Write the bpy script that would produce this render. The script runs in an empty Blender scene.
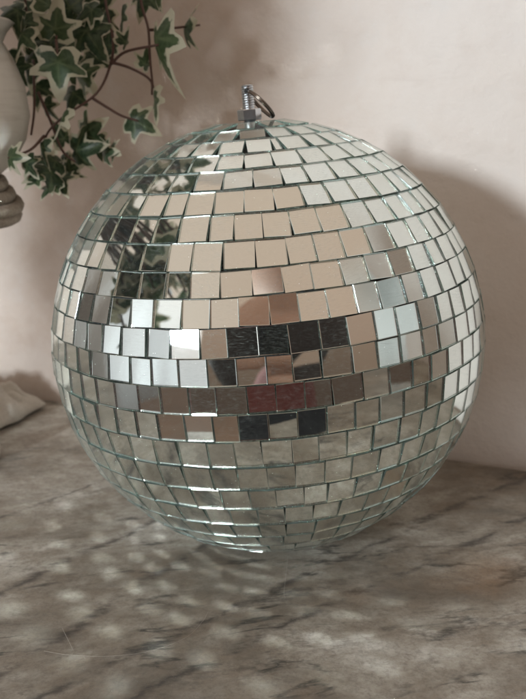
import bpy, bmesh, math, random
from mathutils import Vector, Matrix, noise
C = bpy.context.scene.collection
S = bpy.context.scene
rad = math.radians
rnd = random.Random(7)

# ------------------------------------------------------------------ helpers
def obj(name, bm, mats, parent=None, smooth=False, recalc=True):
    if recalc:
        bmesh.ops.recalc_face_normals(bm, faces=bm.faces)
    me = bpy.data.meshes.new(name)
    bm.to_mesh(me); bm.free()
    for m in (mats if isinstance(mats, (list, tuple)) else [mats]):
        me.materials.append(m)
    if smooth:
        for p in me.polygons: p.use_smooth = True
    o = bpy.data.objects.new(name, me)
    C.objects.link(o)
    if parent is not None:
        o.parent = parent
        o.matrix_parent_inverse = Matrix.Identity(4)
    return o

def thing(name, label, cat, loc=(0, 0, 0), group=None):
    o = bpy.data.objects.new(name, None)
    C.objects.link(o)
    o.empty_display_size = .02
    o.location = loc
    o['label'] = label; o['category'] = cat
    if group: o['group'] = group
    return o

def add_box(bm, c, s, M=None, bev=0):
    r = bmesh.ops.create_cube(bm, size=1)
    vs = r['verts']
    for v in vs:
        v.co = Vector((v.co.x*s[0], v.co.y*s[1], v.co.z*s[2]))
    if bev:
        es = list({e for v in vs for e in v.link_edges})
        g = bmesh.ops.bevel(bm, geom=es, offset=bev, segments=3, affect='EDGES')
        vs = list({v for f in g['faces'] for v in f.verts} | {v for v in vs if v.is_valid})
    for v in vs:
        if M is not None: v.co = M @ v.co
        v.co += Vector(c)
    return vs

def frames(pts):
    out = []; up = Vector((0, 0, 1))
    prev = None
    for i, p in enumerate(pts):
        a = pts[max(0, i-1)]; b = pts[min(len(pts)-1, i+1)]
        t = (b-a).normalized()
        if prev is None:
            ref = up if abs(t.z) < .9 else Vector((1, 0, 0))
            n = t.cross(ref).normalized()
        else:
            n = (prev - t*prev.dot(t)).normalized()
        prev = n
        out.append((t, n, t.cross(n)))
    return out

def add_tube(bm, pts, rs, seg=10, caps=True):
    pts = [Vector(p) for p in pts]
    if not isinstance(rs, (list, tuple)): rs = [rs]*len(pts)
    fr = frames(pts); rings = []
    for p, r, (t, n, b) in zip(pts, rs, fr):
        rings.append([bm.verts.new(p + (n*math.cos(a) + b*math.sin(a))*r) for a in [2*math.pi*k/seg for k in range(seg)]])
    for A, B in zip(rings, rings[1:]):
        for k in range(seg):
            bm.faces.new((A[k], A[(k+1) % seg], B[(k+1) % seg], B[k]))
    if caps:
        bm.faces.new(rings[0][::-1]); bm.faces.new(rings[-1])

def add_lathe(bm, prof, c=(0, 0, 0), seg=48):
    rings = []
    c = Vector(c)
    for r, z in prof:
        if r < 1e-6: rings.append([bm.verts.new(c+Vector((0, 0, z)))])
        else: rings.append([bm.verts.new(c+Vector((r*math.cos(2*math.pi*k/seg), r*math.sin(2*math.pi*k/seg), z))) for k in range(seg)])
    for A, B in zip(rings, rings[1:]):
        for k in range(seg):
            k2 = (k+1) % seg
            if len(A) == 1: bm.faces.new((A[0], B[k2], B[k]))
            elif len(B) == 1: bm.faces.new((A[k], A[k2], B[0]))
            else: bm.faces.new((A[k], A[k2], B[k2], B[k]))

def spline(pts, n=8):
    pts = [Vector(p) for p in pts]
    P = [pts[0]*2-pts[1]] + pts + [pts[-1]*2-pts[-2]]
    out = []
    for i in range(1, len(P)-2):
        for k in range(n):
            t = k/n
            a, b, c, d = P[i-1], P[i], P[i+1], P[i+2]
            out.append(.5*((2*b) + (c-a)*t + (2*a-5*b+4*c-d)*t*t + (3*b-a-3*c+d)*t**3))
    out.append(pts[-1])
    return out

# ------------------------------------------------------------------ materials
class NT:
    def __init__(s, name):
        s.m = bpy.data.materials.new(name); s.m.use_nodes = True
        s.t = s.m.node_tree; s.t.nodes.clear()
        s.out = s.n('ShaderNodeOutputMaterial')
    def n(s, typ, **kw):
        nd = s.t.nodes.new(typ)
        for k, v in kw.items():
            if k in nd.bl_rna.properties.keys() and not k.startswith('i_'): setattr(nd, k, v)
        return nd
    def L(s, a, b): s.t.links.new(a, b)
    def val(s, sock, v):
        if hasattr(v, 'is_linked') or hasattr(v, 'links'): s.L(v, sock)
        else: sock.default_value = v
    def noise(s, vec, scale, detail=4, rough=.5, dist=0):
        nd = s.n('ShaderNodeTexNoise'); nd.inputs['Scale'].default_value = scale
        nd.inputs['Detail'].default_value = detail; nd.inputs['Roughness'].default_value = rough
        nd.inputs['Distortion'].default_value = dist
        if vec is not None: s.L(vec, nd.inputs['Vector'])
        return nd.outputs['Fac']
    def ramp(s, f, stops, interp='LINEAR'):
        nd = s.n('ShaderNodeValToRGB'); cr = nd.color_ramp; cr.interpolation = interp
        while len(cr.elements) < len(stops): cr.elements.new(.5)
        for e, (p, c) in zip(cr.elements, stops):
            e.position = p; e.color = (c, c, c, 1) if isinstance(c, (int, float)) else (*c, 1)
        s.L(f, nd.inputs[0]); return nd.outputs['Color']
    def mix(s, f, a, b, mode='MIX'):
        nd = s.n('ShaderNodeMix'); nd.data_type = 'RGBA'; nd.blend_type = mode
        s.val(nd.inputs[0], f)
        s.val(nd.inputs[6], a if hasattr(a, 'links') else (*a, 1)); s.val(nd.inputs[7], b if hasattr(b, 'links') else (*b, 1))
        return nd.outputs[2]
    def math(s, op, a, b=0, c=0):
        nd = s.n('ShaderNodeMath'); nd.operation = op
        s.val(nd.inputs[0], a); s.val(nd.inputs[1], b)
        if len(nd.inputs) > 2: s.val(nd.inputs[2], c)
        return nd.outputs[0]
    def coord(s, which='Object', scale=(1, 1, 1), rot=(0, 0, 0), loc=(0, 0, 0)):
        tc = s.n('ShaderNodeTexCoord'); mp = s.n('ShaderNodeMapping')
        mp.inputs['Scale'].default_value = scale; mp.inputs['Rotation'].default_value = rot; mp.inputs['Location'].default_value = loc
        s.L(tc.outputs[which], mp.inputs['Vector']); return mp.outputs['Vector']
    def bump(s, h, strength=.3, dist=.001):
        nd = s.n('ShaderNodeBump'); nd.inputs['Strength'].default_value = strength; nd.inputs['Distance'].default_value = dist
        s.L(h, nd.inputs['Height']); return nd.outputs['Normal']
    def princ(s, col, rough=.5, metal=0, spec=.5, normal=None, **kw):
        p = s.n('ShaderNodeBsdfPrincipled')
        s.val(p.inputs['Base Color'], col if hasattr(col, 'links') else (*col, 1)); s.val(p.inputs['Roughness'], rough)
        s.val(p.inputs['Metallic'], metal); s.val(p.inputs['Specular IOR Level'], spec)
        if normal is not None: s.L(normal, p.inputs['Normal'])
        for k, v in kw.items(): s.val(p.inputs[k.replace('_', ' ')], v)
        return p.outputs[0]
    def done(s, sh): s.L(sh, s.out.inputs['Surface']); return s.m

def simple(name, col, rough=.5, metal=0, nscale=200, var=.12, bump=.1, **kw):
    t = NT(name); v = t.coord()
    n = t.noise(v, nscale, 5)
    c = t.mix(n, tuple(x*(1-var) for x in col), tuple(min(1, x*(1+var)) for x in col))
    return t.done(t.princ(c, rough, metal, normal=t.bump(n, bump, .0005), **kw))

# glass front of a mirror tile: clear, aqua tinted, with dust and fine wipe marks
def m_glass():
    t = NT('tile_glass'); v = t.coord()
    at = t.n('ShaderNodeAttribute'); at.attribute_name = 'tile_rnd'
    r = at.outputs['Fac']
    g = t.n('ShaderNodeBsdfGlass'); g.inputs['IOR'].default_value = 1.5
    g.inputs['Color'].default_value = (.955, .985, .972, 1)
    g.inputs['Roughness'].default_value = .0
    # slight waviness of the glass
    n = t.noise(v, 130, 2)
    t.L(t.bump(n, .25, .00006), g.inputs['Normal'])
    d = t.n('ShaderNodeBsdfDiffuse'); d.inputs['Color'].default_value = (.62, .70, .67, 1)
    vs = t.coord(scale=(1, 1, 6), rot=(.6, .3, .9))
    sc = t.noise(vs, 520, 6, .7, .6)
    sm = t.noise(v, 160, 4, .6)
    f = t.math('MULTIPLY', t.ramp(sc, [(.5, 0), (.78, 1)]), t.ramp(sm, [(.35, .15), (.7, 1)]))
    f = t.math('MULTIPLY', f, t.math('MULTIPLY_ADD', r, .34, .06))
    lw = t.n('ShaderNodeLayerWeight'); lw.inputs['Blend'].default_value = .5      # a dust film covers more at a slant
    slant = t.math('POWER', lw.outputs['Facing'], 3)
    f = t.math('ADD', f, t.math('MULTIPLY_ADD', slant, .14, .010))
    mx = t.n('ShaderNodeMixShader'); t.L(f, mx.inputs[0]); t.L(g.outputs[0], mx.inputs[1]); t.L(d.outputs[0], mx.inputs[2])
    return t.done(mx.outputs[0])

def m_silver():
    t = NT('tile_silvering'); v = t.coord()
    n = t.noise(v, 420, 5, .7)
    spots = t.ramp(n, [(.76, 0), (.82, .8)])
    c = t.mix(spots, (.95, .94, .92), (.25, .25, .23))
    g = t.n('ShaderNodeBsdfGlossy'); t.L(c, g.inputs['Color']); g.inputs['Roughness'].default_value = .012
    return t.done(g.outputs[0])

def m_cut():
    # cut and slightly frosted glass side of a tile
    t = NT('tile_cut_edge'); v = t.coord()
    n = t.noise(v, 1500, 3, .7)
    c = t.mix(t.ramp(n, [(.35, 0), (.65, 1)]), (.07, .13, .13), (.70, .88, .85))
    d = t.n('ShaderNodeBsdfDiffuse'); t.L(c, d.inputs['Color'])
    tr = t.n('ShaderNodeBsdfTranslucent'); t.L(c, tr.inputs['Color'])
    gl = t.n('ShaderNodeBsdfGlossy'); gl.inputs['Roughness'].default_value = .12; gl.inputs['Color'].default_value = (.9, 1, .97, 1)
    t.L(t.bump(n, .6, .0002), gl.inputs['Normal'])
    m1 = t.n('ShaderNodeMixShader'); m1.inputs[0].default_value = .45; t.L(d.outputs[0], m1.inputs[1]); t.L(tr.outputs[0], m1.inputs[2])
    m2 = t.n('ShaderNodeMixShader'); m2.inputs[0].default_value = .55; t.L(m1.outputs[0], m2.inputs[1]); t.L(gl.outputs[0], m2.inputs[2])
    g = t.n('ShaderNodeBsdfGlass'); g.inputs['IOR'].default_value = 1.5; g.inputs['Roughness'].default_value = .12; g.inputs['Color'].default_value = (.85, .97, .93, 1)
    m3 = t.n('ShaderNodeMixShader'); m3.inputs[0].default_value = .5; t.L(m2.outputs[0], m3.inputs[1]); t.L(g.outputs[0], m3.inputs[2])
    return t.done(m3.outputs[0])

def m_marble():
    t = NT('marble'); PIX = rad(-52+21.4)
    tc = t.n('ShaderNodeTexCoord')
    wob = t.n('ShaderNodeTexNoise'); wob.inputs['Scale'].default_value = 9; wob.inputs['Detail'].default_value = 4
    t.L(tc.outputs['Object'], wob.inputs['Vector'])
    av = t.n('ShaderNodeVectorMath'); av.operation = 'SCALE'; t.L(wob.outputs['Color'], av.inputs[0]); av.inputs['Scale'].default_value = .022
    ad = t.n('ShaderNodeVectorMath'); ad.operation = 'ADD'; t.L(tc.outputs['Object'], ad.inputs[0]); t.L(av.outputs[0], ad.inputs[1])
    def mp(scale, loc=(0, 0, 0), rot=PIX):
        r = t.n('ShaderNodeVectorRotate'); r.rotation_type = 'Z_AXIS'; r.inputs['Angle'].default_value = rot
        t.L(ad.outputs[0], r.inputs['Vector'])
        m = t.n('ShaderNodeMapping'); m.inputs['Scale'].default_value = scale; m.inputs['Location'].default_value = loc
        t.L(r.outputs[0], m.inputs['Vector']); return m.outputs['Vector']
    a = t.noise(mp((1, 1.9, 1)), 11, 9, .68, .3)            # broad grey-white clouds
    base = t.ramp(a, [(.30, (.115, .104, .088)), (.45, (.25, .228, .192)), (.56, (.41, .385, .335)), (.70, (.66, .65, .60))])
    b = t.noise(mp((1, 1.6, 1), (3, 1, 0)), 44, 9, .75)
    base = t.mix(t.ramp(b, [(.40, .0), (.62, .55)]), base, (.20, .155, .112))
    # veins: thin ridges of stretched noise, patchy
    def vein(scale, loc, nscale, w, k0, k1, ks):
        n = t.noise(mp(scale, loc), nscale, 7, .62, .25)
        rdg = t.math('ABSOLUTE', t.math('SUBTRACT', n, .5))
        v = t.ramp(rdg, [(0, 1), (w, 0)])
        msk = t.noise(mp((1, 2, 1), (loc[0]+5, 2, 0)), ks, 4, .6)
        return t.math('MULTIPLY', v, t.ramp(msk, [(k0, 0), (k1, 1)]))
    v1 = vein((1, 3.6, 1), (1.3, .35, 0), 7, .024, .50, .60, 26)
    v2 = vein((1, 3.2, 1), (7.1, 2.2, 0), 20, .03, .52, .66, 34)
    # long broken dark veins crossing the left of the top
    sx = t.n('ShaderNodeSeparateXYZ'); wr = t.n('ShaderNodeVectorMath'); wr.operation = 'SCALE'; wr.inputs['Scale'].default_value = .10
    t.L(ad.outputs[0], sx.inputs[0])
    brk = t.noise(mp((1, 2.4, 1), (4, 4, 0)), 42, 6, .7); brk2 = t.noise(mp((1, 2.0, 1), (8, 1, 0)), 95, 5, .7)
    lines = None
    for (a0, a1, w_) in LINES:
        d = (a1-a0).normalized(); nx, ny = -d.y, d.x; cc = -(a0.x*nx + a0.y*ny)
        e = t.math('ADD', t.math('MULTIPLY_ADD', sx.outputs[0], nx, t.math('MULTIPLY_ADD', sx.outputs[1], ny, cc)), OFFS)
        e = t.math('ADD', e, t.math('MULTIPLY_ADD', brk2, .010, -.005))
        l = t.ramp(t.math('MULTIPLY', t.math('ABSOLUTE', e), 1/w_), [(.1, 1), (1, 0)])
        lines = l if lines is None else t.math('MAXIMUM', lines, l)
    lines = t.math('MULTIPLY', lines, t.ramp(brk, [(.42, 0), (.54, 1)]))
    fleck = t.ramp(t.noise(mp((1, 2.2, 1), (2, 9, 0)), 44, 5, .7), [(.60, 0), (.68, .85)])
    c = t.mix(t.math('MULTIPLY', lines, .8), base, (.06, .056, .053))
    base = c
    c = t.mix(t.math('MULTIPLY', v1, .9), base, (.045, .048, .045))
    c = t.mix(t.math('MULTIPLY', v2, .4), c, (.075, .065, .06))
    c = t.mix(t.math('MULTIPLY', fleck, .42), c, (.09, .08, .075))
    rust = t.ramp(t.noise(mp((1, 1.3, 1), (11, 4, 0)), 11, 4, .5), [(.66, 0), (.80, .35)])
    c = t.mix(rust, c, (.30, .16, .07))
    fine = t.noise(tc.outputs['Object'], 420, 6, .8)
    c = t.mix(t.ramp(fine, [(.46, 0), (.66, .45)]), c, (.12, .10, .085))
    c = t.mix(t.ramp(t.noise(tc.outputs['Object'], 1500, 3, .6), [(.66, 0), (.72, .35)]), c, (.62, .60, .55))
    rg = t.ramp(t.noise(tc.outputs['Object'], 24, 4, .6), [(.3, .30), (.7, .44)])
    return t.done(t.princ(c, rg, 0, .22, normal=t.bump(fine, .05, .0004)))

def m_wall():
    t = NT('old_plaster'); v = t.coord()
    a = t.noise(v, 5, 6, .6, .4); b = t.noise(v, 34, 5, .65); f = t.noise(v, 260, 4, .7)
    c = t.ramp(a, [(.3, (.74, .68, .635)), (.5, (.79, .745, .71)), (.7, (.82, .79, .765))])
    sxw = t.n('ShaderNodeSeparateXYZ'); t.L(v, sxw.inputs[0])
    lft = t.ramp(t.math('MULTIPLY_ADD', sxw.outputs[0], 2., .5), [(.28, 1), (.66, 0)])     # browner towards the left: warm shade put into the plaster colour
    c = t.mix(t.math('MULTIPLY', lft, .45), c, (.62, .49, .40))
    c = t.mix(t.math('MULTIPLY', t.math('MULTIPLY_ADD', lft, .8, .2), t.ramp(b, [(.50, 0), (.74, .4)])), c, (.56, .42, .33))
    c = t.mix(t.math('MULTIPLY', lft, t.ramp(t.noise(v, 8, 5, .6, .3), [(.48, 0), (.62, .5)])), c, (.55, .42, .33))  # brown blotches, part of the shade painted on the left
    c = t.mix(t.ramp(b, [(.28, .3), (.42, 0)]), c, (.74, .73, .72))
    st = t.noise(t.coord(scale=(1.2, 1, 4), rot=(0, .5, 0)), 16, 6, .7, .5)
    c = t.mix(t.ramp(st, [(.56, 0), (.72, .14)]), c, (.50, .42, .37))
    h = t.math('ADD', t.math('MULTIPLY', b, .9), t.math('MULTIPLY', f, .2))
    return t.done(t.princ(c, .75, 0, .25, normal=t.bump(h, .35, .004)))

def m_leaf():
    t = NT('variegated_ivy_leaf'); v = t.coord()
    e = t.n('ShaderNodeAttribute'); e.attribute_name = 'margin'
    k = t.n('ShaderNodeAttribute'); k.attribute_name = 'leaf_rnd'
    ve = t.n('ShaderNodeAttribute'); ve.attribute_name = 'vein'
    n = t.noise(v, 95, 3, .5); n2 = t.noise(v, 420, 3, .6)
    m = t.math('ADD', e.outputs['Fac'], t.math('MULTIPLY_ADD', n, 1.1, -.55))
    m = t.math('ADD', m, t.math('MULTIPLY_ADD', k.outputs['Fac'], .26, -.15))
    green = t.mix(t.ramp(n2, [(.4, 0), (.6, 1)]), (.020, .045, .024), (.055, .095, .052))
    green = t.mix(t.math('MULTIPLY', k.outputs['Fac'], .45), green, (.085, .13, .045))
    green = t.mix(t.math('MULTIPLY', t.math('POWER', ve.outputs['Fac'], 1.6), .6), green, (.17, .22, .11))
    c = t.mix(t.ramp(m, [(.75, 0), (.82, 1)]), green, (.56, .55, .42))
    p = t.princ(c, .38, 0, .45, normal=t.bump(n2, .25, .0006))
    tr = t.n('ShaderNodeBsdfTranslucent'); t.L(c, tr.inputs['Color'])
    mx = t.n('ShaderNodeMixShader'); mx.inputs[0].default_value = .28; t.L(p, mx.inputs[1]); t.L(tr.outputs[0], mx.inputs[2])
    return t.done(mx.outputs[0])

R = .1; BC = Vector((0, 0, R))                       # mirror ball, 20 cm across, centre
CAM = Vector((0, -.38637, .203528))
YAW, PITCH, F = rad(-.3537), rad(15.9227), 838.5     # F: focal length in pixels of the 526x699 photograph
fwd = Vector((math.sin(YAW)*math.cos(PITCH), math.cos(YAW)*math.cos(PITCH), -math.sin(PITCH)))
rgt = Vector((math.cos(YAW), -math.sin(YAW), 0)); upv = rgt.cross(fwd)
WU = Vector((.931, -.3655, 0)).normalized(); WN = Vector((.3655, .931, 0)).normalized(); WD = .1245
TLOC = WN*(WD-.175) + Vector((0, 0, -1.03))
def on_table(x, y, z=0.):
    v = fwd + rgt*((x-263)/F) - upv*((y-349.5)/F)
    return CAM + v*((z-CAM.z)/v.z)
def to_table(p):
    q = p - TLOC
    return Vector((q.dot(WU), q.dot(WN), 0))
LINES = [(to_table(on_table(*a)), to_table(on_table(*b)), w) for a, b, w in (((0, 603), (146, 532), .0034), ((0, 690), (184, 569), .0040), ((0, 523), (60, 500), .0015), ((330, 612), (420, 570), .003), ((440, 520), (526, 480), .003))]
OFFS = 0.
KEYA, KEYE = 39, 13.5       # direction of the window gap seen from the ball: degrees left of the view, degrees up
GLASS, SILVER, CUT = m_glass(), m_silver(), m_cut()
MARBLE, WALL, LEAF = m_marble(), m_wall(), m_leaf()
ZINC = simple('zinc_plated_steel', (.62, .64, .66), .28, 1, 700, .15, .2)
STEEL = simple('dull_steel_ring', (.20, .17, .145), .25, 1, 500, .2, .1)
def m_core():
    t = NT('glue_and_core'); v = t.coord(); n = t.noise(v, 480, 5, .7)
    c = t.ramp(n, [(.40, (.010, .012, .012)), (.60, (.03, .036, .035)), (.74, (.34, .38, .36))])
    return t.done(t.princ(c, .22, 0, .6, normal=t.bump(n, .9, .0012)))
CORE = m_core()
STEM = simple('red_brown_vine_stem', (.085, .042, .03), .5, 0, 300, .3, .3)
def m_pot():
    t = NT('pale_glazed_stoneware'); v = t.coord()
    a = t.noise(v, 26, 5, .6); w = t.noise(t.coord(scale=(1, 1, 9)), 22, 4, .6)
    c = t.ramp(a, [(.3, (.56, .53, .47)), (.7, (.72, .69, .63))])
    c = t.mix(t.ramp(w, [(.5, 0), (.75, .3)]), c, (.30, .25, .20))
    return t.done(t.princ(c, .42, 0, .4, normal=t.bump(w, .2, .001)))
POT = m_pot()
SOIL = simple('potting_soil', (.035, .025, .018), .9, 0, 120, .5, .8)
LINEN = simple('beige_linen', (.54, .51, .455), .85, 0, 900, .25, .5)
WOOD = simple('dark_varnished_wood', (.12, .055, .03), .35, 0, 60, .4, .2)

# ------------------------------------------------------------------ the place, measured from the photograph
def at(x, y, Y):
    v = fwd + rgt*((x-263)/F) - upv*((y-349.5)/F)
    return CAM + v*((Y-CAM.y)/v.y)

cam = bpy.data.cameras.new('camera'); co = bpy.data.objects.new('camera', cam); C.objects.link(co)
co.matrix_world = Matrix((( rgt.x, upv.x, -fwd.x, CAM.x), (rgt.y, upv.y, -fwd.y, CAM.y), (rgt.z, upv.z, -fwd.z, CAM.z), (0, 0, 0, 1)))
cam.sensor_fit = 'VERTICAL'; cam.sensor_height = 24; cam.sensor_width = 18
cam.lens = F/699*24; cam.clip_start = .01; cam.clip_end = 50
cam.dof.use_dof = True; cam.dof.focus_distance = .315; cam.dof.aperture_fstop = 12.5
S.camera = co

# wall, table, floor
WU = Vector((.931, -.3655, 0)).normalized(); WN = Vector((-WU.y, WU.x, 0))*1    # WN points into the wall
if WN.y < 0: WN = -WN
WD = .1245
WMAT = Matrix.Rotation(math.atan2(WU.y, WU.x), 4, 'Z')
bm = bmesh.new()
add_box(bm, (0, 0, 0), (3.6, .12, 3.3))
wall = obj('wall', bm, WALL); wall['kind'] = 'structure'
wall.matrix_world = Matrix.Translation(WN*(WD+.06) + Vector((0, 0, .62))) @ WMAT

tbl = thing('console_table', 'narrow table with grey brown veined marble top against the plaster wall', 'table', tuple(TLOC))
tbl.rotation_euler = (0, 0, math.atan2(WU.y, WU.x))
bm = bmesh.new(); add_box(bm, (0, 0, 1.015), (1.3, .346, .03), bev=.004); obj('marble_top', bm, MARBLE, tbl)
bm = bmesh.new(); add_box(bm, (0, 0, .95), (1.2, .28, .098), bev=.003); obj('apron', bm, WOOD, tbl)
for sx in (-1, 1):
    for sy in (-1, 1):
        bm = bmesh.new()
        add_tube(bm, [(sx*.56, sy*.12, 0), (sx*.56, sy*.12, .3), (sx*.56, sy*.12, .9)], [.014, .019, .026], 16)
        obj('leg', bm, WOOD, tbl)
bm = bmesh.new(); add_box(bm, (0, 0, -1.06), (5, 5, .06))
fl = obj('floor', bm, simple('brown_floor_tiles', (.12, .07, .045), .4, 0, 12, .3, .1)); fl['kind'] = 'structure'

# ------------------------------------------------------------------ the mirror ball
POLE = Vector((-.08265, .00781, .99655)).normalized()
FX = Vector((.02137, -.99973, .00961)); FX = (FX - POLE*FX.dot(POLE)).normalized()
SX = POLE.cross(FX)
ball = thing('mirror_ball', 'large silver disco ball covered in square mirror tiles on the marble table', 'disco ball', (0, 0, 0))
bm = bmesh.new()
bmesh.ops.create_uvsphere(bm, u_segments=96, v_segments=64, radius=R-.00175)
for v in bm.verts: v.co += BC
obj('ball_core', bm, CORE, ball, smooth=True)

lat_b = [82.2, 73.6, 67.4, 61.0, 54.9, 48.7, 42.1, 35.4, 28.9, 23.0, 16.7, 10.4, 4.4, -1.8, -8.1, -14.7, -21.4, -27.8, -34.4, -41.2, -47.8, -54.2, -60.5, -66.8, -73.1, -79.4, -86]
seams = {1: [-9.5, 11.2, 29.1], 2: [-3.7, 10.8, 14.8, 29.9], 3: [-3.9, 8.1, 20.4], 4: [-11.3, -.6, 9.6, 18.6],
 5: [-13.2, -3.8, 5.3, 14.2], 6: [-6.7, 1, 8.7, 16.7], 7: [-9.6, -1.3, 6.5, 13.5], 8: [-10.1, -2.6, 4.4, 11.3],
 9: [-6, .8, 7.2, 13.8], 10: [-8.8, -2.1, 4.3, 11.1], 11: [-7.2, -.9, 4.6, 10.6], 12: [-12, -5.5, .6, 6.7],
 13: [-13.5, -7.8, -1.4, 4.7, 11], 14: [-9.5, -3.4, 3.1, 9.1], 15: [-15.8, -9.7, -2.8, 3.6, 10.5],
 16: [-14.8, -7.7, -1.3, 5.5], 17: [-14, -6.6, .5, 8], 18: [-15.1, -7.2, .5, 9.2], 19: [-18.2, -8.7]}
PITCHW = .01098
T = .00115
def add_tile(bm, lat, lon, w, h, tl, layer, spin=0, tilt=(0, 0), lift=0):
    n = POLE*math.sin(lat) + (FX*math.cos(lon) + SX*math.sin(lon))*math.cos(lat)
    e = (-FX*math.sin(lon) + SX*math.cos(lon))
    u = n.cross(e)
    # tilt and spin of a hand-glued tile
    Rm = Matrix.Rotation(tilt[0], 3, e) @ Matrix.Rotation(tilt[1], 3, u) @ Matrix.Rotation(spin, 3, n)
    e2, u2, n2 = Rm @ e, Rm @ u, Rm @ n
    c = BC + n*(R+lift)
    j = .00011
    cs = []
    for sx, sy in ((-1, -1), (1, -1), (1, 1), (-1, 1)):
        cs.append((sx*w/2 + rnd.uniform(-j, j), sy*h/2 + rnd.uniform(-j, j)))
    ch = .00013
    back = [bm.verts.new(c + e2*x + u2*y - n2*T) for x, y in cs]
    mid = [bm.verts.new(c + e2*x + u2*y - n2*ch) for x, y in cs]
    fr = [bm.verts.new(c + e2*(x-math.copysign(ch, x)) + u2*(y-math.copysign(ch, y))) for x, y in cs]
    fs = []
    f = bm.faces.new(fr); f.material_index = 0; fs.append(f)
    f = bm.faces.new(back[::-1]); f.material_index = 1; fs.append(f)
    for k in range(4):
        k2 = (k+1) % 4
        f = bm.faces.new((back[k], back[k2], mid[k2], mid[k])); f.material_index = 2; fs.append(f)
        f = bm.faces.new((mid[k], mid[k2], fr[k2], fr[k])); f.material_index = 0; fs.append(f)
    for f in fs: f[layer] = tl

for i in range(len(lat_b)-1):
    top, bot = rad(lat_b[i]), rad(lat_b[i+1]); lat = (top+bot)/2
    # pitch in longitude measured at the mid latitude
    pw = PITCHW/(R*math.cos(lat))
    sm = [rad(s) for s in seams.get(i, [])]
    if not sm:
        s0 = rnd.uniform(-pw, 0)
        sm = [s0, s0+pw]
    start = sm[0]
    end = start + 2*math.pi
    last = sm[-1]
    left = end-last
    k = max(1, round(left/pw))
    step = left/k
    acc = last
    for q in range(k-1):
        acc = last + step*(q+1) + rnd.gauss(0, .05)*pw
        sm.append(acc)
    sm.append(end)
    bm = bmesh.new(); layer = bm.faces.layers.float.new('tile_rnd')
    hh = R*(top-bot) - .00034
    for a, b in zip(sm, sm[1:]):
        full = (b-a)*R*math.cos(lat)
        # a square tile must not overlap its neighbours at the narrow (polar) side
        w = min(full-.00020, .0115)
        narrow = (b-a)*R*math.cos(max(abs(top), abs(bot)))
        if abs(math.degrees(lat)) > 60: w = min(w, narrow+.0003)
        w = max(w, .0016)
        add_tile(bm, lat + rnd.gauss(0, .0009), (a+b)/2, w, min(hh, .0110), rnd.random(), layer,
                 rnd.gauss(0, rad(.9)), (rnd.gauss(0, rad(1.35)), rnd.gauss(0, rad(1.35))), rnd.gauss(0, .00004))
    o = obj('mirror_tile_row', bm, [GLASS, SILVER, CUT], ball, recalc=False)

# hanging bolt, nut and split ring on the pole
bb = BC + POLE*(R-.0012)
ax = POLE; bx = FX; by = SX
def threaded(bm, base, length, r, pitch=.001, seg=20):
    n = int(length/pitch*8)
    pts = [base + ax*(length*k/n) for k in range(n+1)]
    rings = []
    for k, p in enumerate(pts):
        ring = []
        for s in range(seg):
            a = 2*math.pi*s/seg
            ph = (length*k/n/pitch - s/seg) % 1
            rr = r - .00045*abs(ph-.5)*2
            if k > n-4: rr -= .0002*(k-n+4)
            ring.append(bm.verts.new(p + (bx*math.cos(a)+by*math.sin(a))*rr))
        rings.append(ring)
    for A, B in zip(rings, rings[1:]):
        for s in range(seg): bm.faces.new((A[s], A[(s+1) % seg], B[(s+1) % seg], B[s]))
    bm.faces.new(rings[-1]); bm.faces.new(rings[0][::-1])
bm = bmesh.new(); threaded(bm, bb, .0160, .00285)
obj('bolt', bm, ZINC, ball)
bm = bmesh.new()
hexr = .0053
def hexring(h, r): return [bm.verts.new(bb + ax*h + (bx*math.cos(a)+by*math.sin(a))*r) for a in [math.pi/3*k + .55 for k in range(6)]]
rs = [hexring(h, r) for h, r in ((.0008, hexr-.0004), (.0011, hexr), (.0052, hexr), (.0056, hexr-.0004))]
for A, B in zip(rs, rs[1:]):
    for s in range(6): bm.faces.new((A[s], A[(s+1) % 6], B[(s+1) % 6], B[s]))
bm.faces.new(rs[-1]); bm.faces.new(rs[0][::-1])
obj('nut', bm, ZINC, ball)
# dark disc painting the shaded inside of the drilled eye near the bolt top
bm = bmesh.new()
hp = bb + ax*.0132
add_tube(bm, [hp + bx*.0022 - by*.0004, hp + bx*.00295 - by*.0004], .0011, 14)
obj('drilled_hole', bm, simple('hole_dark', (.02, .02, .02), .8), ball)
# split ring: two turns, leaning from the hole down to the tiles on the right
bm = bmesh.new()
rc = hp + bx*.0022 + (by*.0054 - ax*.0059)
d1 = (by*.0058 - ax*.0066).normalized(); d2 = (bx*.98 + by*.13 + ax*.10); d2 = (d2 - d1*d2.dot(d1)).normalized()
pts = []
d3 = d1.cross(d2)
for k in range(97):
    a = 4*math.pi*k/96 + math.pi
    pts.append(rc + (d1*math.cos(a) + d2*math.sin(a)*.98)*.0076 + d3*(.0011*(k/96)-.00055))
add_tube(bm, pts, .00062, 8)
obj('split_ring', bm, STEEL, ball, smooth=True)

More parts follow.
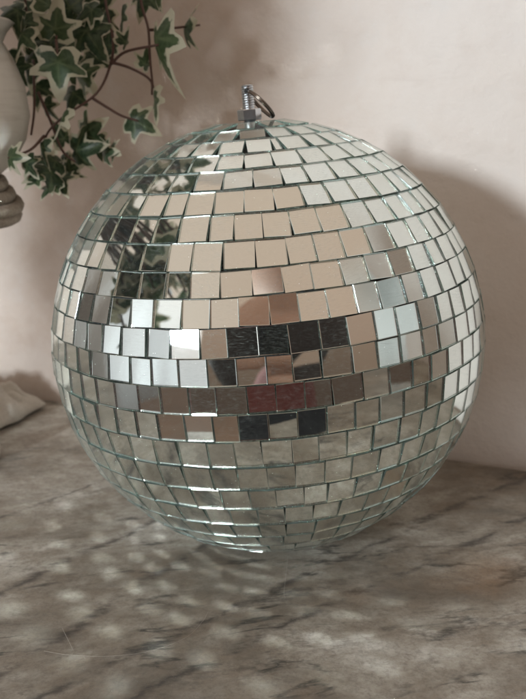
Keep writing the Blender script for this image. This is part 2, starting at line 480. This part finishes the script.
# ------------------------------------------------------------------ ivy leaves
LOBES = [(-90, .34), (-62, .55), (-38, .62), (-12, .50), (8, .78), (22, .62), (48, .60), (72, .82), (90, 1.08)]
def leaf_outline():
    # half outline (angle measured from the right, 90 = tip), mirrored
    pts = []
    half = [(-90, .20), (-70, .46), (-46, .66), (-24, .74), (-10, .60), (2, .56), (14, .84), (24, .92), (34, .68), (50, .52), (62, .60), (76, .86), (90, 1.15)]
    for a, r in half: pts.append((math.cos(rad(a))*r, math.sin(rad(a))*r))
    full = pts + [(-x, y) for x, y in pts[-2:0:-1]]
    return full
OUT = leaf_outline()
def add_leaf(bm, lm, lk, lv, pos, size, Rm, fold=.25, droop=.2, k=None, narrow=1):
    """pos: where the petiole meets the blade; Rm columns: x (width), y (tip direction), z (normal)"""
    k = rnd.random() if k is None else k
    rings = []
    fr = [0, .35, .68, .86, 1]
    sh = Vector((0, .20, 0))
    wav = rnd.uniform(0, 6)
    for f in fr:
        ring = []
        for x, y in (OUT if f else [(0, 0)]):
            px, py = x*f*narrow, (y*f + .20)
            z = -fold*abs(px)**1.3 - droop*py*py + .05*math.sin(5*px+wav+3*py)
            ring.append(bm.verts.new(pos + Rm @ (Vector((px, py, z))*size*.5)))
        rings.append(ring)
    fs = []
    n = len(OUT)
    for i in range(n):
        fs.append((bm.faces.new((rings[0][0], rings[1][i], rings[1][(i+1) % n])), (0, fr[1], fr[1])))
    for q in range(1, len(fr)-1):
        for i in range(n):
            A, B = rings[q], rings[q+1]
            fs.append((bm.faces.new((A[i], B[i], B[(i+1) % n], A[(i+1) % n])), (fr[q], fr[q+1], fr[q+1], fr[q])))
    vidx = {6: 1, 7: 1, 12: 1, 17: 1, 18: 1, 3: .6, 21: .6}
    for f, vals in fs:
        for lp, m in zip(f.loops, vals):
            lp[lm] = m; lp[lk] = k
    # vein weight: on loops lying near the main rib or the lobe ribs
    for q, ring in enumerate(rings):
        for i, v in enumerate(ring):
            w = vidx.get(i, 0)*(1-fr[q]*.5) if q else 1
            for lp in v.link_loops: lp[lv] = w

UB = at(-51, 116, .085)
PB = Vector((UB.x, .085, 0))
plant = thing('potted_ivy', 'variegated ivy with cream edged leaves trailing from a pale footed urn beside the ball', 'potted plant', tuple(PB))
prof = [(0, 0), (.030, 0), (.031, .006), (.020, .012), (.011, .022), (.009, .06), (.012, .10), (.019, .130), (.023, .142), (.0235, .147), (.021, .152),
        (.030, .157), (.043, .170), (.052, .188), (.056, .208), (.054, .228), (.047, .246), (.041, .256), (.044, .262), (.050, .268), (.047, .270), (.041, .266), (.037, .255), (.045, .235), (0, .235)]
bm = bmesh.new(); add_lathe(bm, prof, (0, 0, 0), 64)
for v in bm.verts:
    z = v.co.z
    v.co.z = UB.z + (z-.208)*(.64 if z < .208 else .8) if z > .135 else z/.135*(UB.z-.0467)
    f_ = .76 if z > .1 else .34
    v.co.x *= f_; v.co.y *= f_
obj('urn', bm, POT, plant, smooth=True)
bm = bmesh.new(); add_lathe(bm, [(0, .258), (.015, .259), (.027, .256), (.027, .245), (0, .245)], (0, 0, UB.z-.208-.014), 32)
obj('soil', bm, SOIL, plant)

bm = bmesh.new()
for q in range(4):
    rr = .0285 + .004*math.sin(q*1.3+.6)
    add_tube(bm, [(rr*math.cos(a), rr*math.sin(a), UB.z-.050+q*.0056 - .18*rr*math.cos(a+.5)) for a in [2*math.pi*k/40 for k in range(41)]], .0036, 8)
obj('rope_collar', bm, simple('grey_brown_rope', (.36, .32, .27), .85, 0, 700, .45, .9), plant, smooth=True)
bmS = bmesh.new(); bmL = bmesh.new()
lm = bmL.loops.layers.float.new('margin'); lk = bmL.loops.layers.float.new('leaf_rnd'); lv = bmL.loops.layers.float.new('vein')
def local(p): return Vector(p) - PB
def px_leaf(x, y, size_px, tip_deg, Y, yaw=0, pit=0, k=None, narrow=1, fold=.25, droop=.15):
    """blade centre seen at (x, y), as wide as size_px, tip pointing tip_deg (0 up, 90 right, 180 down) in the view"""
    p = at(x, y, Y); dist = (p-CAM).dot(fwd); s = size_px/F*dist*1.18
    a = rad(tip_deg)
    tip = rgt*math.sin(a) + upv*math.cos(a); nrm = -fwd; wid = tip.cross(nrm)
    M = Matrix((wid, tip, nrm)).transposed()
    M = M @ Matrix.Rotation(rad(yaw), 3, 'Y') @ Matrix.Rotation(rad(pit), 3, 'X')
    pos = p - M.col[1]*s*.18
    add_leaf(bmL, lm, lk, lv, local(pos), s, M, fold, droop, k, narrow)
    return pos, M
def stem_px(pts, r0=.0009, r1=.0006):
    P = spline([local(at(x, y, Y)) for x, y, Y in pts], 6)
    add_tube(bmS, P, [r0+(r1-r0)*i/(len(P)-1) for i in range(len(P))], 7)

# leaves one can tell apart in the view
for a in [
 (55, 24, 50, 8, .085, 10, 25, .9), (58, 68, 58, 178, .075, -12, -15, .75), (88, 34, 52, 150, .100, 15, 10, .1), (20, 38, 44, 205, .085, 48, 5, .55),
 (49, 2, 40, 10, .09, 55, 0, .95), (13, 12, 46, 240, .10, 10, 20, .1), (30, 64, 46, 200, .115, 20, 0, .05), (82, 78, 44, 130, .105, 35, 30, .7),
 (41, 150, 34, 185, .085, 48, 0, .3), (48, 172, 42, 235, .09, 15, 55, .15), (78, 150, 46, 80, .095, 15, 45, .2), (60, 119, 40, 215, .085, 72, 0, .8),
 (10, 157, 34, 95, .06, 5, 50, .95), (157, 46, 84, 182, .085, 66, 0, .85), (153, 103, 42, 172, .088, 68, 10, .8), (137, 122, 42, 120, .095, 12, 20, .45),
 (184, 27, 46, 92, .11, 5, 80, .2), (120, 20, 40, 190, .105, 70, 0, .3), (86, 132, 40, 60, .10, 10, 55, .5), (52, 160, 40, 250, .10, 30, 50, .1),
 (68, 4, 44, 330, .115, 0, 10, .1), (30, 8, 44, 300, .12, 0, 0, .05), (96, 6, 44, 60, .12, 20, 20, .15), (5, 60, 40, 200, .12, 30, 0, .2),
 (66, 48, 46, 160, .125, 0, 0, .1), (158, -4, 34, 90, .09, 10, 70, .9), (103, 152, 30, 90, .10, 10, 65, .2), (92, 60, 40, 190, .12, 20, 10, .1),
 (33, 178, 26, 215, .085, 40, 20, .6), (60, 178, 36, 150, .10, 10, 60, .1), (100, 22, 44, 200, .115, 30, 0, .1), (72, 96, 36, 200, .12, 25, 10, .1), (64, 164, 34, 120, .11, 20, 40, .1), (96, 142, 30, 170, .11, 25, 20, .2), (24, 26, 40, 170, .09, 35, 10, .5), (112, 46, 30, 70, .115, 50, 0, .2), (46, 44, 44, 300, .115, 10, 0, .1), (6, 96, 34, 200, .115, 20, 0, .1), (70, 60, 44, 100, .13, 10, 0, .1), (36, 90, 36, 190, .125, 20, 0, .1), (142, -2, 40, 200, .11, 20, 0, .3), (50, 186, 30, 200, .09, 30, 40, .3), (75, 20, 34, 160, .13, 10, 0, .15), (38, 52, 34, 60, .12, 10, 0, .6), (16, 70, 32, 150, .10, 25, 10, .2), (100, 48, 30, 140, .12, 30, 0, .1), (62, 136, 32, 320, .10, 30, 30, .4), (70, 170, 30, 60, .105, 20, 50, .5), (28, 166, 30, 140, .08, 30, 20, .2), (112, 150, 26, 110, .10, 20, 60, .4), (88, 10, 36, 250, .10, 20, 0, .3), (126, 40, 26, 30, .10, 60, 0, .3), (146, 62, 26, 20, .095, 50, 10, .6), (46, 108, 28, 160, .11, 45, 0, .2), (40, 30, 46, 180, .12, 0, 0, .05)]:
    x, y, s, tip, Y, yaw, pit, k = a
    px_leaf(x, y, s, tip, Y, yaw, pit, k, fold=.2+.45*rnd.random(), droop=.1+.35*rnd.random())
for st in [
 [(103, -30, .12), (106, 5, .11), (113, 40, .10), (110, 66, .10), (96, 94, .095), (62, 118, .09), (46, 136, .09), (43, 160, .09)],
 [(111, 64, .10), (125, 52, .095), (152, 46, .085), (166, 44, .085)], [(110, 62, .10), (130, 68, .095), (150, 80, .09), (152, 95, .09)],
 [(140, -30, .11), (141, 2, .105), (148, 28, .10), (150, 60, .09), (153, 88, .088)], [(33, 60, .11), (34, 85, .10), (34, 112, .095), (31, 135, .09)],
 [(38, 92, .10), (50, 120, .095), (62, 150, .09), (75, 162, .09)], [(92, 98, .095), (108, 108, .095), (122, 116, .095), (138, 121, .095)],
 [(150, 30, .10), (165, 29, .105), (200, 25, .11)], [(56, 40, .085), (57, 50, .08), (58, 62, .075)], [(20, -40, .11), (25, 0, .11), (30, 50, .11)],
 [(44, 136, .09), (30, 150, .075), (8, 158, .062)], [(56, -30, .10), (60, 0, .10), (56, 40, .086)]]:
    stem_px(st)
# the rest of the plant, out of the frame, then extra trails added to shade the wall
rnd2 = random.Random(11)
def trail(p0, p1, sag, n, smin, smax):
    P = spline([p0, (p0+p1)/2 + Vector((0, 0, sag)), p1], 10)
    add_tube(bmS, P, .0011, 6)
    for i in range(n):
        p = P[int((.5+.5*(i+1)/n)*(len(P)-1))] + Vector([rnd2.uniform(-.016, .016) for _ in range(3)])
        M = Matrix.Rotation(rnd2.uniform(0, 6.28), 3, 'Z') @ Matrix.Rotation(rad(rnd2.uniform(40, 120)), 3, 'X') @ Matrix.Rotation(rnd2.uniform(-.6, .6), 3, 'Y')
        add_leaf(bmL, lm, lk, lv, p, rnd2.uniform(smin, smax), M, .3, .25, rnd2.random())
for k in range(16):
    a = rnd2.uniform(0, 6.28); rr = rnd2.uniform(.06, .14)
    end = Vector((math.cos(a)*rr, math.sin(a)*rr*.7, rnd2.uniform(.27, .42)))
    # keep clear of the wall and of the free air in view to the right
    end.x = min(end.x, .06); end.y = min(end.y, .06)
    trail(Vector((0, 0, UB.z+.03)), end, .05, 7, .026, .040)
KL = Vector((-math.sin(rad(KEYA))*math.cos(rad(KEYE)), -math.cos(rad(KEYA))*math.cos(rad(KEYE)), math.sin(rad(KEYE))))
LAMP = BC + KL*2.3
spots = [(-40 + 330*(gx+rnd2.random())/10, -80 + 265*(gy+rnd2.random())/7) for gx in range(10) for gy in range(7)]
spots += [(32 + 42*rnd2.random(), 190 + 200*(k+rnd2.random())/18) for k in range(18)]
for x, y in spots:  # unseen trails added between wall and lamp to block its light
    v = fwd + rgt*((x-263)/F) - upv*((y-349.5)/F)
    wp = CAM + v*((WD - CAM.dot(WN))/v.dot(WN))
    end = wp + (LAMP-wp).normalized()*rnd2.uniform(.38, .58) - PB
    trail(Vector((-.01, -.01, UB.z+.02)), end, .06, 9, .028, .044)
obj('vine_stem', bmS, STEM, plant, smooth=True)
fo = obj('foliage', bmL, LEAF, plant, recalc=False, smooth=True)

# ------------------------------------------------------------------ crumpled linen cloth at the left, against the wall
bm = bmesh.new()
ctr = Vector((-.253, .166, 0))
NX, NY = 90, 60
cw, cd = .17, .085
grid = {}
def cloth_h(u, v):
    e = min(1, (1-abs(u))*3.2)*min(1, (1-abs(v))*2.6)
    n = noise.noise(Vector((u*2.3, v*2.1, 3.1)))*.3 + abs(noise.noise(Vector((u*3.6+v*1.5+2, v*2.6-u, 7.7))))*1.1 + abs(noise.noise(Vector((u*9-v*4, v*7+u*3, 1.7))))*.45
    return .002 + max(0, e)**.55*(.009 + .022*max(0, n+.10))
for i in range(NX+1):
    for j in range(NY+1):
        u, v = i/NX*2-1, j/NY*2-1
        wob = .03*noise.noise(Vector((v*2.2, 5, 0))) ; wob2 = .05*noise.noise(Vector((u*2.5, 9, 2)))
        p = ctr + WU*(u*(1+wob)*cw/2) + WN*(v*(1+wob2)*cd/2)
        grid[i, j] = bm.verts.new((p.x, p.y, cloth_h(u, v)))
for i in range(NX):
    for j in range(NY):
        bm.faces.new((grid[i, j], grid[i+1, j], grid[i+1, j+1], grid[i, j+1]))
cl = obj('cloth', bm, LINEN, smooth=True)
sd = cl.modifiers.new('thick', 'SOLIDIFY'); sd.thickness = .0016; sd.offset = 1
cl['label'] = 'crumpled beige linen cloth lying on the marble by the wall'; cl['category'] = 'cloth'

# fine hair lying on the marble
def px_table(x, y, z=.0004):
    v = fwd + rgt*((x-263)/F) - upv*((y-349.5)/F)
    return CAM + v*((z-CAM.z)/v.z)
FIB = simple('pale_fibre', (.45, .41, .36), .4)
def fibre(pts, label, r=.000045):
    bm = bmesh.new(); add_tube(bm, spline([px_table(x, y) for x, y in pts], 8), r, 6)
    o = obj('hair_strand', bm, FIB, smooth=True); o['label'] = label; o['category'] = 'hair'
fibre([(44, 651), (70, 655), (110, 656), (150, 651), (185, 638), (202, 622), (208, 612)], 'long pale hair curving over the marble at the front left')
fibre([(288, 556), (286, 575), (284, 592), (285, 598)], 'short straight pale hair on the marble just in front of the ball')
fibre([(62, 628), (68, 640), (73, 650)], 'tiny pale hair touching the long curved hair on the marble')

# ------------------------------------------------------------------ the photographer, seen only in the mirrors
SKIN = simple('skin', (.55, .33, .24), .5, 0, 60, .08, .1)
JACKET = simple('dark_brown_wool', (.028, .018, .016), .9, 0, 400, .3, .4)
SHIRT = simple('maroon_cotton', (.20, .05, .042), .9, 0, 400, .3, .4)
TROUS = simple('black_denim', (.02, .022, .03), .85, 0, 500, .3, .3)
HAIR = simple('dark_brown_hair', (.03, .018, .012), .5, 0, 300, .4, .6)
SHOE = simple('black_shoe_leather', (.02, .02, .02), .4)
def skinned(name, verts, edges, radii, mat, parent, root=0, sub=2):
    me = bpy.data.meshes.new(name); me.from_pydata([tuple(v) for v in verts], edges, [])
    me.materials.append(mat)
    o = bpy.data.objects.new(name, me); C.objects.link(o); o.parent = parent
    sk = o.modifiers.new('skin', 'SKIN'); sk.use_smooth_shade = True
    for i, r in enumerate(radii):
        d = me.skin_vertices[0].data[i]; d.radius = (r, r) if isinstance(r, (int, float)) else r; d.use_root = (i == root)
    ss = o.modifiers.new('sub', 'SUBSURF'); ss.levels = sub; ss.render_levels = sub
    return o
PX, PY, FZ = .05, -.64, -1.03       # where the person stands
per = thing('person', 'standing person in brown jacket and long maroon shirt holding up a phone', 'person', (PX, PY, FZ))
gripL, gripR = Vector((-.062, -.435, .135)) - Vector((PX, PY, FZ)), Vector((.055, -.435, .125)) - Vector((PX, PY, FZ))
def V(*a): return Vector(a)
bv = [V(0, -.02, .92), V(0, -.03, 1.08), V(0, -.02, 1.24), V(0, 0, 1.38), V(0, .02, 1.45), V(0, .055, 1.52), V(0, .075, 1.60), V(0, .07, 1.66),
      V(-.17, -.01, 1.37), V(-.235, .10, 1.12), V(gripL.x-.02, gripL.y-.045, gripL.z-.035), V(.17, -.01, 1.37), V(.235, .10, 1.12), V(gripR.x+.02, gripR.y-.045, gripR.z-.035),
      V(-.09, -.02, .86), V(-.10, .02, .48), V(-.10, -.03, .09), V(-.10, .10, .035), V(.09, -.02, .86), V(.10, .02, .48), V(.10, -.03, .09), V(.10, .10, .035)]
be = [(0, 1), (1, 2), (2, 3), (3, 4), (4, 5), (5, 6), (6, 7), (3, 8), (8, 9), (9, 10), (3, 11), (11, 12), (12, 13), (0, 14), (14, 15), (15, 16), (16, 17), (0, 18), (18, 19), (19, 20), (20, 21)]
br = [(.14, .10), (.125, .09), (.14, .10), (.10, .075), .05, .062, .078, .06, .05, .038, .024, .05, .038, .024, .085, .055, .036, .03, .085, .055, .036, .03]
skinned('body', bv, be, br, SKIN, per)
idx = [1, 2, 3, 8, 9, 10, 11, 12, 13]
def subset(ids, grow):
    mp = {i: k for k, i in enumerate(ids)}
    r = []
    for i in ids:
        q = br[i]; q = q if isinstance(q, tuple) else (q, q)
        r.append((q[0]+grow, q[1]+grow))
    return [bv[i] for i in ids], [(mp[a], mp[b]) for a, b in be if a in mp and b in mp], r
v_, e_, r_ = subset([1, 2, 3, 8, 9, 10, 11, 12, 13], .03)
v_[0] = V(0, -.02, 1.15)
v_[5] = v_[4]+(v_[5]-v_[4])*.93; v_[8] = v_[7]+(v_[8]-v_[7])*.93
skinned('jacket', v_, e_, r_, JACKET, per)
skinned('shirt', [V(0, -.02, .84), V(0, -.02, .95), V(0, -.03, 1.06), V(0, -.02, 1.16)], [(0, 1), (1, 2), (2, 3)], [(.20, .14), (.19, .13), (.17, .12), (.15, .11)], SHIRT, per)
v_, e_, r_ = subset([0, 14, 15, 16, 18, 19, 20], .013)
skinned('trousers', v_, e_, r_, TROUS, per)
for s in (-1, 1):
    skinned('shoe', [V(s*.10, -.06, .05), V(s*.10, .04, .045), V(s*.10, .15, .035)], [(0, 1), (1, 2)], [(.045, .045), (.045, .04), (.042, .032)], SHOE, per)
# hair cap, face
bm = bmesh.new(); bmesh.ops.create_uvsphere(bm, u_segments=40, v_segments=28, radius=1)
for v in bm.verts:
    q = v.co.copy(); w = 1+.03*noise.noise(q*6)
    v.co = Vector((q.x*.092*w, q.y*.108*w - .022, q.z*.112*w + 1.635 + .0))
    if q.y > .35 and q.z < .55: v.co.y = min(v.co.y, .055); 
    if q.z < -.3: v.co.x *= .8
for v in bm.verts: v.co.y += .055
obj('hair', bm, HAIR, per, smooth=True)
bm = bmesh.new(); bmesh.ops.create_uvsphere(bm, u_segments=32, v_segments=24, radius=1)
for v in bm.verts:
    q = v.co.copy()
    v.co = Vector((q.x*.073*(1-.18*max(0, -q.z)), q.y*.078 + .088, q.z*.105 + 1.595))
    nx = math.exp(-((q.x/.17)**2) - ((q.z+.12)/.25)**2)
    if q.y > 0: v.co.y += .024*nx
    for s in (-1, 1):
        v.co.y -= .010*math.exp(-(((q.x-s*.42)/.2)**2) - ((q.z-.12)/.13)**2)*(q.y > 0)
obj('face', bm, SKIN, per, smooth=True)
for s in (-1, 1):
    bm = bmesh.new(); bmesh.ops.create_uvsphere(bm, u_segments=16, v_segments=12, radius=.011)
    for v in bm.verts: v.co += Vector((s*.030, .150, 1.607))
    obj('eye', bm, simple('eye', (.10, .06, .04), .2), per, smooth=True)
bm = bmesh.new(); add_tube(bm, [(-.024, .152, 1.548), (-.01, .162, 1.549), (.01, .162, 1.549), (.024, .152, 1.548)], [.002, .005, .005, .002], 8)
obj('mouth', bm, simple('lips', (.35, .12, .10), .5), per, smooth=True)
# hands round the phone, each a palm with five fingers
for s, g in ((-1, gripL), (1, gripR)):
    w = V(g.x+s*.02, g.y-.045, g.z-.035); palm = V(g.x+s*.008, g.y-.01, g.z-.005)
    vs = [w, palm]; es = [(0, 1)]; rr = [.024, (.026, .016)]
    for k in range(4):
        b0 = palm + V(s*.002, .012, .028-.019*k)
        n0 = len(vs)
        ln = (.92, 1, .95, .78)[k]
        vs += [b0, b0+V(-s*.002, .030*ln, .002), b0+V(-s*.020*ln, .042*ln, .003), b0+V(-s*.036*ln, .040*ln, .002)]
        es += [(1, n0), (n0, n0+1), (n0+1, n0+2), (n0+2, n0+3)]; rr += [.0095, .009, .0082, .007]
    n0 = len(vs)
    vs += [palm+V(-s*.012, -.006, .018), palm+V(-s*.030, -.004, .034), palm+V(-s*.040, -.002, .048)]
    es += [(1, n0), (n0, n0+1), (n0+1, n0+2)]; rr += [.011, .0095, .008]
    skinned('hand', vs, es, rr, SKIN, per, sub=1)
# the phone: back towards the ball, lens just behind the view point
ph = thing('phone', 'black phone held upright in both hands facing the ball', 'phone', tuple(CAM - fwd*.016))
pm = Matrix((rgt, -fwd, upv)).transposed().to_4x4()
ph.matrix_world = Matrix.Translation(CAM - fwd*.016) @ pm
BLK = simple('black_phone_glass', (.012, .012, .014), .12, 0, 50, .1, 0)
bm = bmesh.new(); add_box(bm, (0, .004, -.052), (.075, .0085, .160), bev=.003); obj('casing', bm, BLK, ph)
bm = bmesh.new(); add_box(bm, (0, -.0015, 0), (.024, .003, .024), bev=.001); obj('camera_bump', bm, simple('dark_lens_ring', (.03, .03, .035), .2, .6), ph)
bm = bmesh.new(); add_box(bm, (0, .0086, -.052), (.068, .0008, .150)); obj('screen', bm, simple('screen_glass', (.02, .02, .025), .08), ph)

# ------------------------------------------------------------------ light: room daylight (world) and two window lamps
W = bpy.data.worlds.new("World"); S.world = W; W.use_nodes = True
nt = W.node_tree; nt.nodes.clear()
def N(t_): return nt.nodes.new(t_)
tc = N('ShaderNodeTexCoord'); sp = N('ShaderNodeSeparateXYZ'); nt.links.new(tc.outputs['Generated'], sp.inputs[0])
def wm(op, a, b=0., c=0.):
    nd = N('ShaderNodeMath'); nd.operation = op
    for s_, v_ in zip(nd.inputs, (a, b, c)):
        if hasattr(v_, 'links'): nt.links.new(v_, s_)
        else: s_.default_value = v_
    return nd.outputs[0]
def wramp(f, stops):
    nd = N('ShaderNodeValToRGB'); cr = nd.color_ramp
    while len(cr.elements) < len(stops): cr.elements.new(.5)
    for e, (p, c) in zip(cr.elements, stops): e.position = p; e.color = (*c, 1) if not isinstance(c, (int, float)) else (c, c, c, 1)
    nt.links.new(f, nd.inputs[0]); return nd.outputs[0]
def wmix(f, a, b):
    nd = N('ShaderNodeMix'); nd.data_type = 'RGBA'
    for s_, v_ in ((nd.inputs[0], f), (nd.inputs[6], a), (nd.inputs[7], b)):
        if hasattr(v_, 'links'): nt.links.new(v_, s_)
        else: s_.default_value = v_ if isinstance(v_, (int, float)) else (*v_, 1)
    return nd.outputs[2]
z01 = wm('MULTIPLY_ADD', sp.outputs['Z'], .5, .5)
# elevation: dark lower room -> walls -> ceiling
elev = wramp(z01, [(.0, (.05, .035, .028)), (.42, (.09, .06, .045)), (.50, (.24, .165, .12)), (.60, (.42, .29, .22)), (.72, (.60, .435, .335)), (1, (.72, .56, .45))])
# azimuth: 0 at -Y (towards the photographer), positive to the left
az = wm('ARCTAN2', wm('MULTIPLY', sp.outputs['X'], -1.), wm('MULTIPLY', sp.outputs['Y'], -1.))
az01 = wm('MULTIPLY_ADD', az, 1/(2*math.pi), .5)          # 0.5 = photographer, 0.75 = left (-X), 0.25 = right (+X)
nz = N('ShaderNodeTexNoise'); nz.inputs['Scale'].default_value = 3.0; nz.inputs['Detail'].default_value = 3
mpn = N('ShaderNodeMapping'); mpn.inputs['Scale'].default_value = (3.2, 3.2, .5); nt.links.new(tc.outputs['Generated'], mpn.inputs[0]); nt.links.new(mpn.outputs[0], nz.inputs['Vector'])
right = wramp(az01, [(.18, 0.), (.23, 1.), (.335, 1.), (.36, 0.)])       # pale drapes at the right of the room
rm = wm('MULTIPLY', right, wramp(z01, [(.44, 0.), (.50, 1.), (.78, 1.), (.86, 0.)]))
drape = wramp(nz.outputs['Fac'], [(.35, (.36, .38, .37)), (.52, (.62, .65, .64)), (.66, (.80, .83, .82))])
col = wmix(rm, elev, drape)
left = wramp(az01, [(.53, 0.), (.60, 1.), (.80, 1.), (.88, 0.)])          # ceiling is brighter over the window
lm_ = wm('MULTIPLY', left, wramp(z01, [(.58, 0.), (.68, 1.), (.85, .6), (1, 0.)]))
col = wmix(lm_, col, (.84, .71, .61))
sl = wramp(az01, [(.60, 0.), (.66, 1.), (.86, 1.), (.92, 0.)])            # panelled shutters and wall by the window
sm_ = wm('MULTIPLY', sl, wramp(z01, [(.30, 0.), (.40, .8), (.66, .8), (.74, 0.)]))
nz2 = N('ShaderNodeTexNoise'); nz2.inputs['Scale'].default_value = 4.0; nz2.inputs['Detail'].default_value = 2
mp2 = N('ShaderNodeMapping'); mp2.inputs['Scale'].default_value = (4, 4, .35); nt.links.new(tc.outputs['Generated'], mp2.inputs[0]); nt.links.new(mp2.outputs[0], nz2.inputs['Vector'])
col = wmix(sm_, col, wramp(nz2.outputs['Fac'], [(.36, (.06, .05, .045)), (.48, (.30, .27, .25)), (.62, (.78, .82, .84))]))
bg = N('ShaderNodeBackground'); nt.links.new(col, bg.inputs['Color']); bg.inputs['Strength'].default_value = .82
wo = N('ShaderNodeOutputWorld'); nt.links.new(bg.outputs[0], wo.inputs['Surface'])

def area(name, az_deg, el_deg, dist, w, h, radiance, col):
    a, e = rad(az_deg), rad(el_deg)
    d = Vector((-math.sin(a)*math.cos(e), -math.cos(a)*math.cos(e), math.sin(e)))
    l = bpy.data.lights.new(name, 'AREA'); l.shape = 'RECTANGLE'; l.size = w; l.size_y = h
    l.color = col; l.energy = radiance*math.pi*w*h
    o = bpy.data.objects.new(name, l); C.objects.link(o)
    o.location = BC + d*dist
    o.rotation_euler = (-d).to_track_quat('-Z', 'Y').to_euler()
    return o
area('window_gap_light', KEYA, KEYE, 2.3, .23, .25, 222, (.88, .96, 1))
area('window_pane_light', 32.5, 10, 2.32, .50, .40, 1.5, (1, 1, 1))
area('window_sheer_light', 57.5, 7, 2.4, 2.8, 1.5, .56, (.86, .93, 1))

# ------------------------------------------------------------------ render settings
S.view_settings.view_transform = 'Standard'; S.view_settings.look = 'None'
S.view_settings.exposure = 0; S.view_settings.gamma = 1
S.render.engine = 'CYCLES'
cy = S.cycles
cy.max_bounces = 14; cy.glossy_bounces = 8; cy.transmission_bounces = 12; cy.diffuse_bounces = 4
cy.caustics_reflective = True; cy.caustics_refractive = True
cy.blur_glossy = 0; cy.sample_clamp_indirect = 150
cy.use_denoising = True
cy.use_guiding = True; cy.use_surface_guiding = True
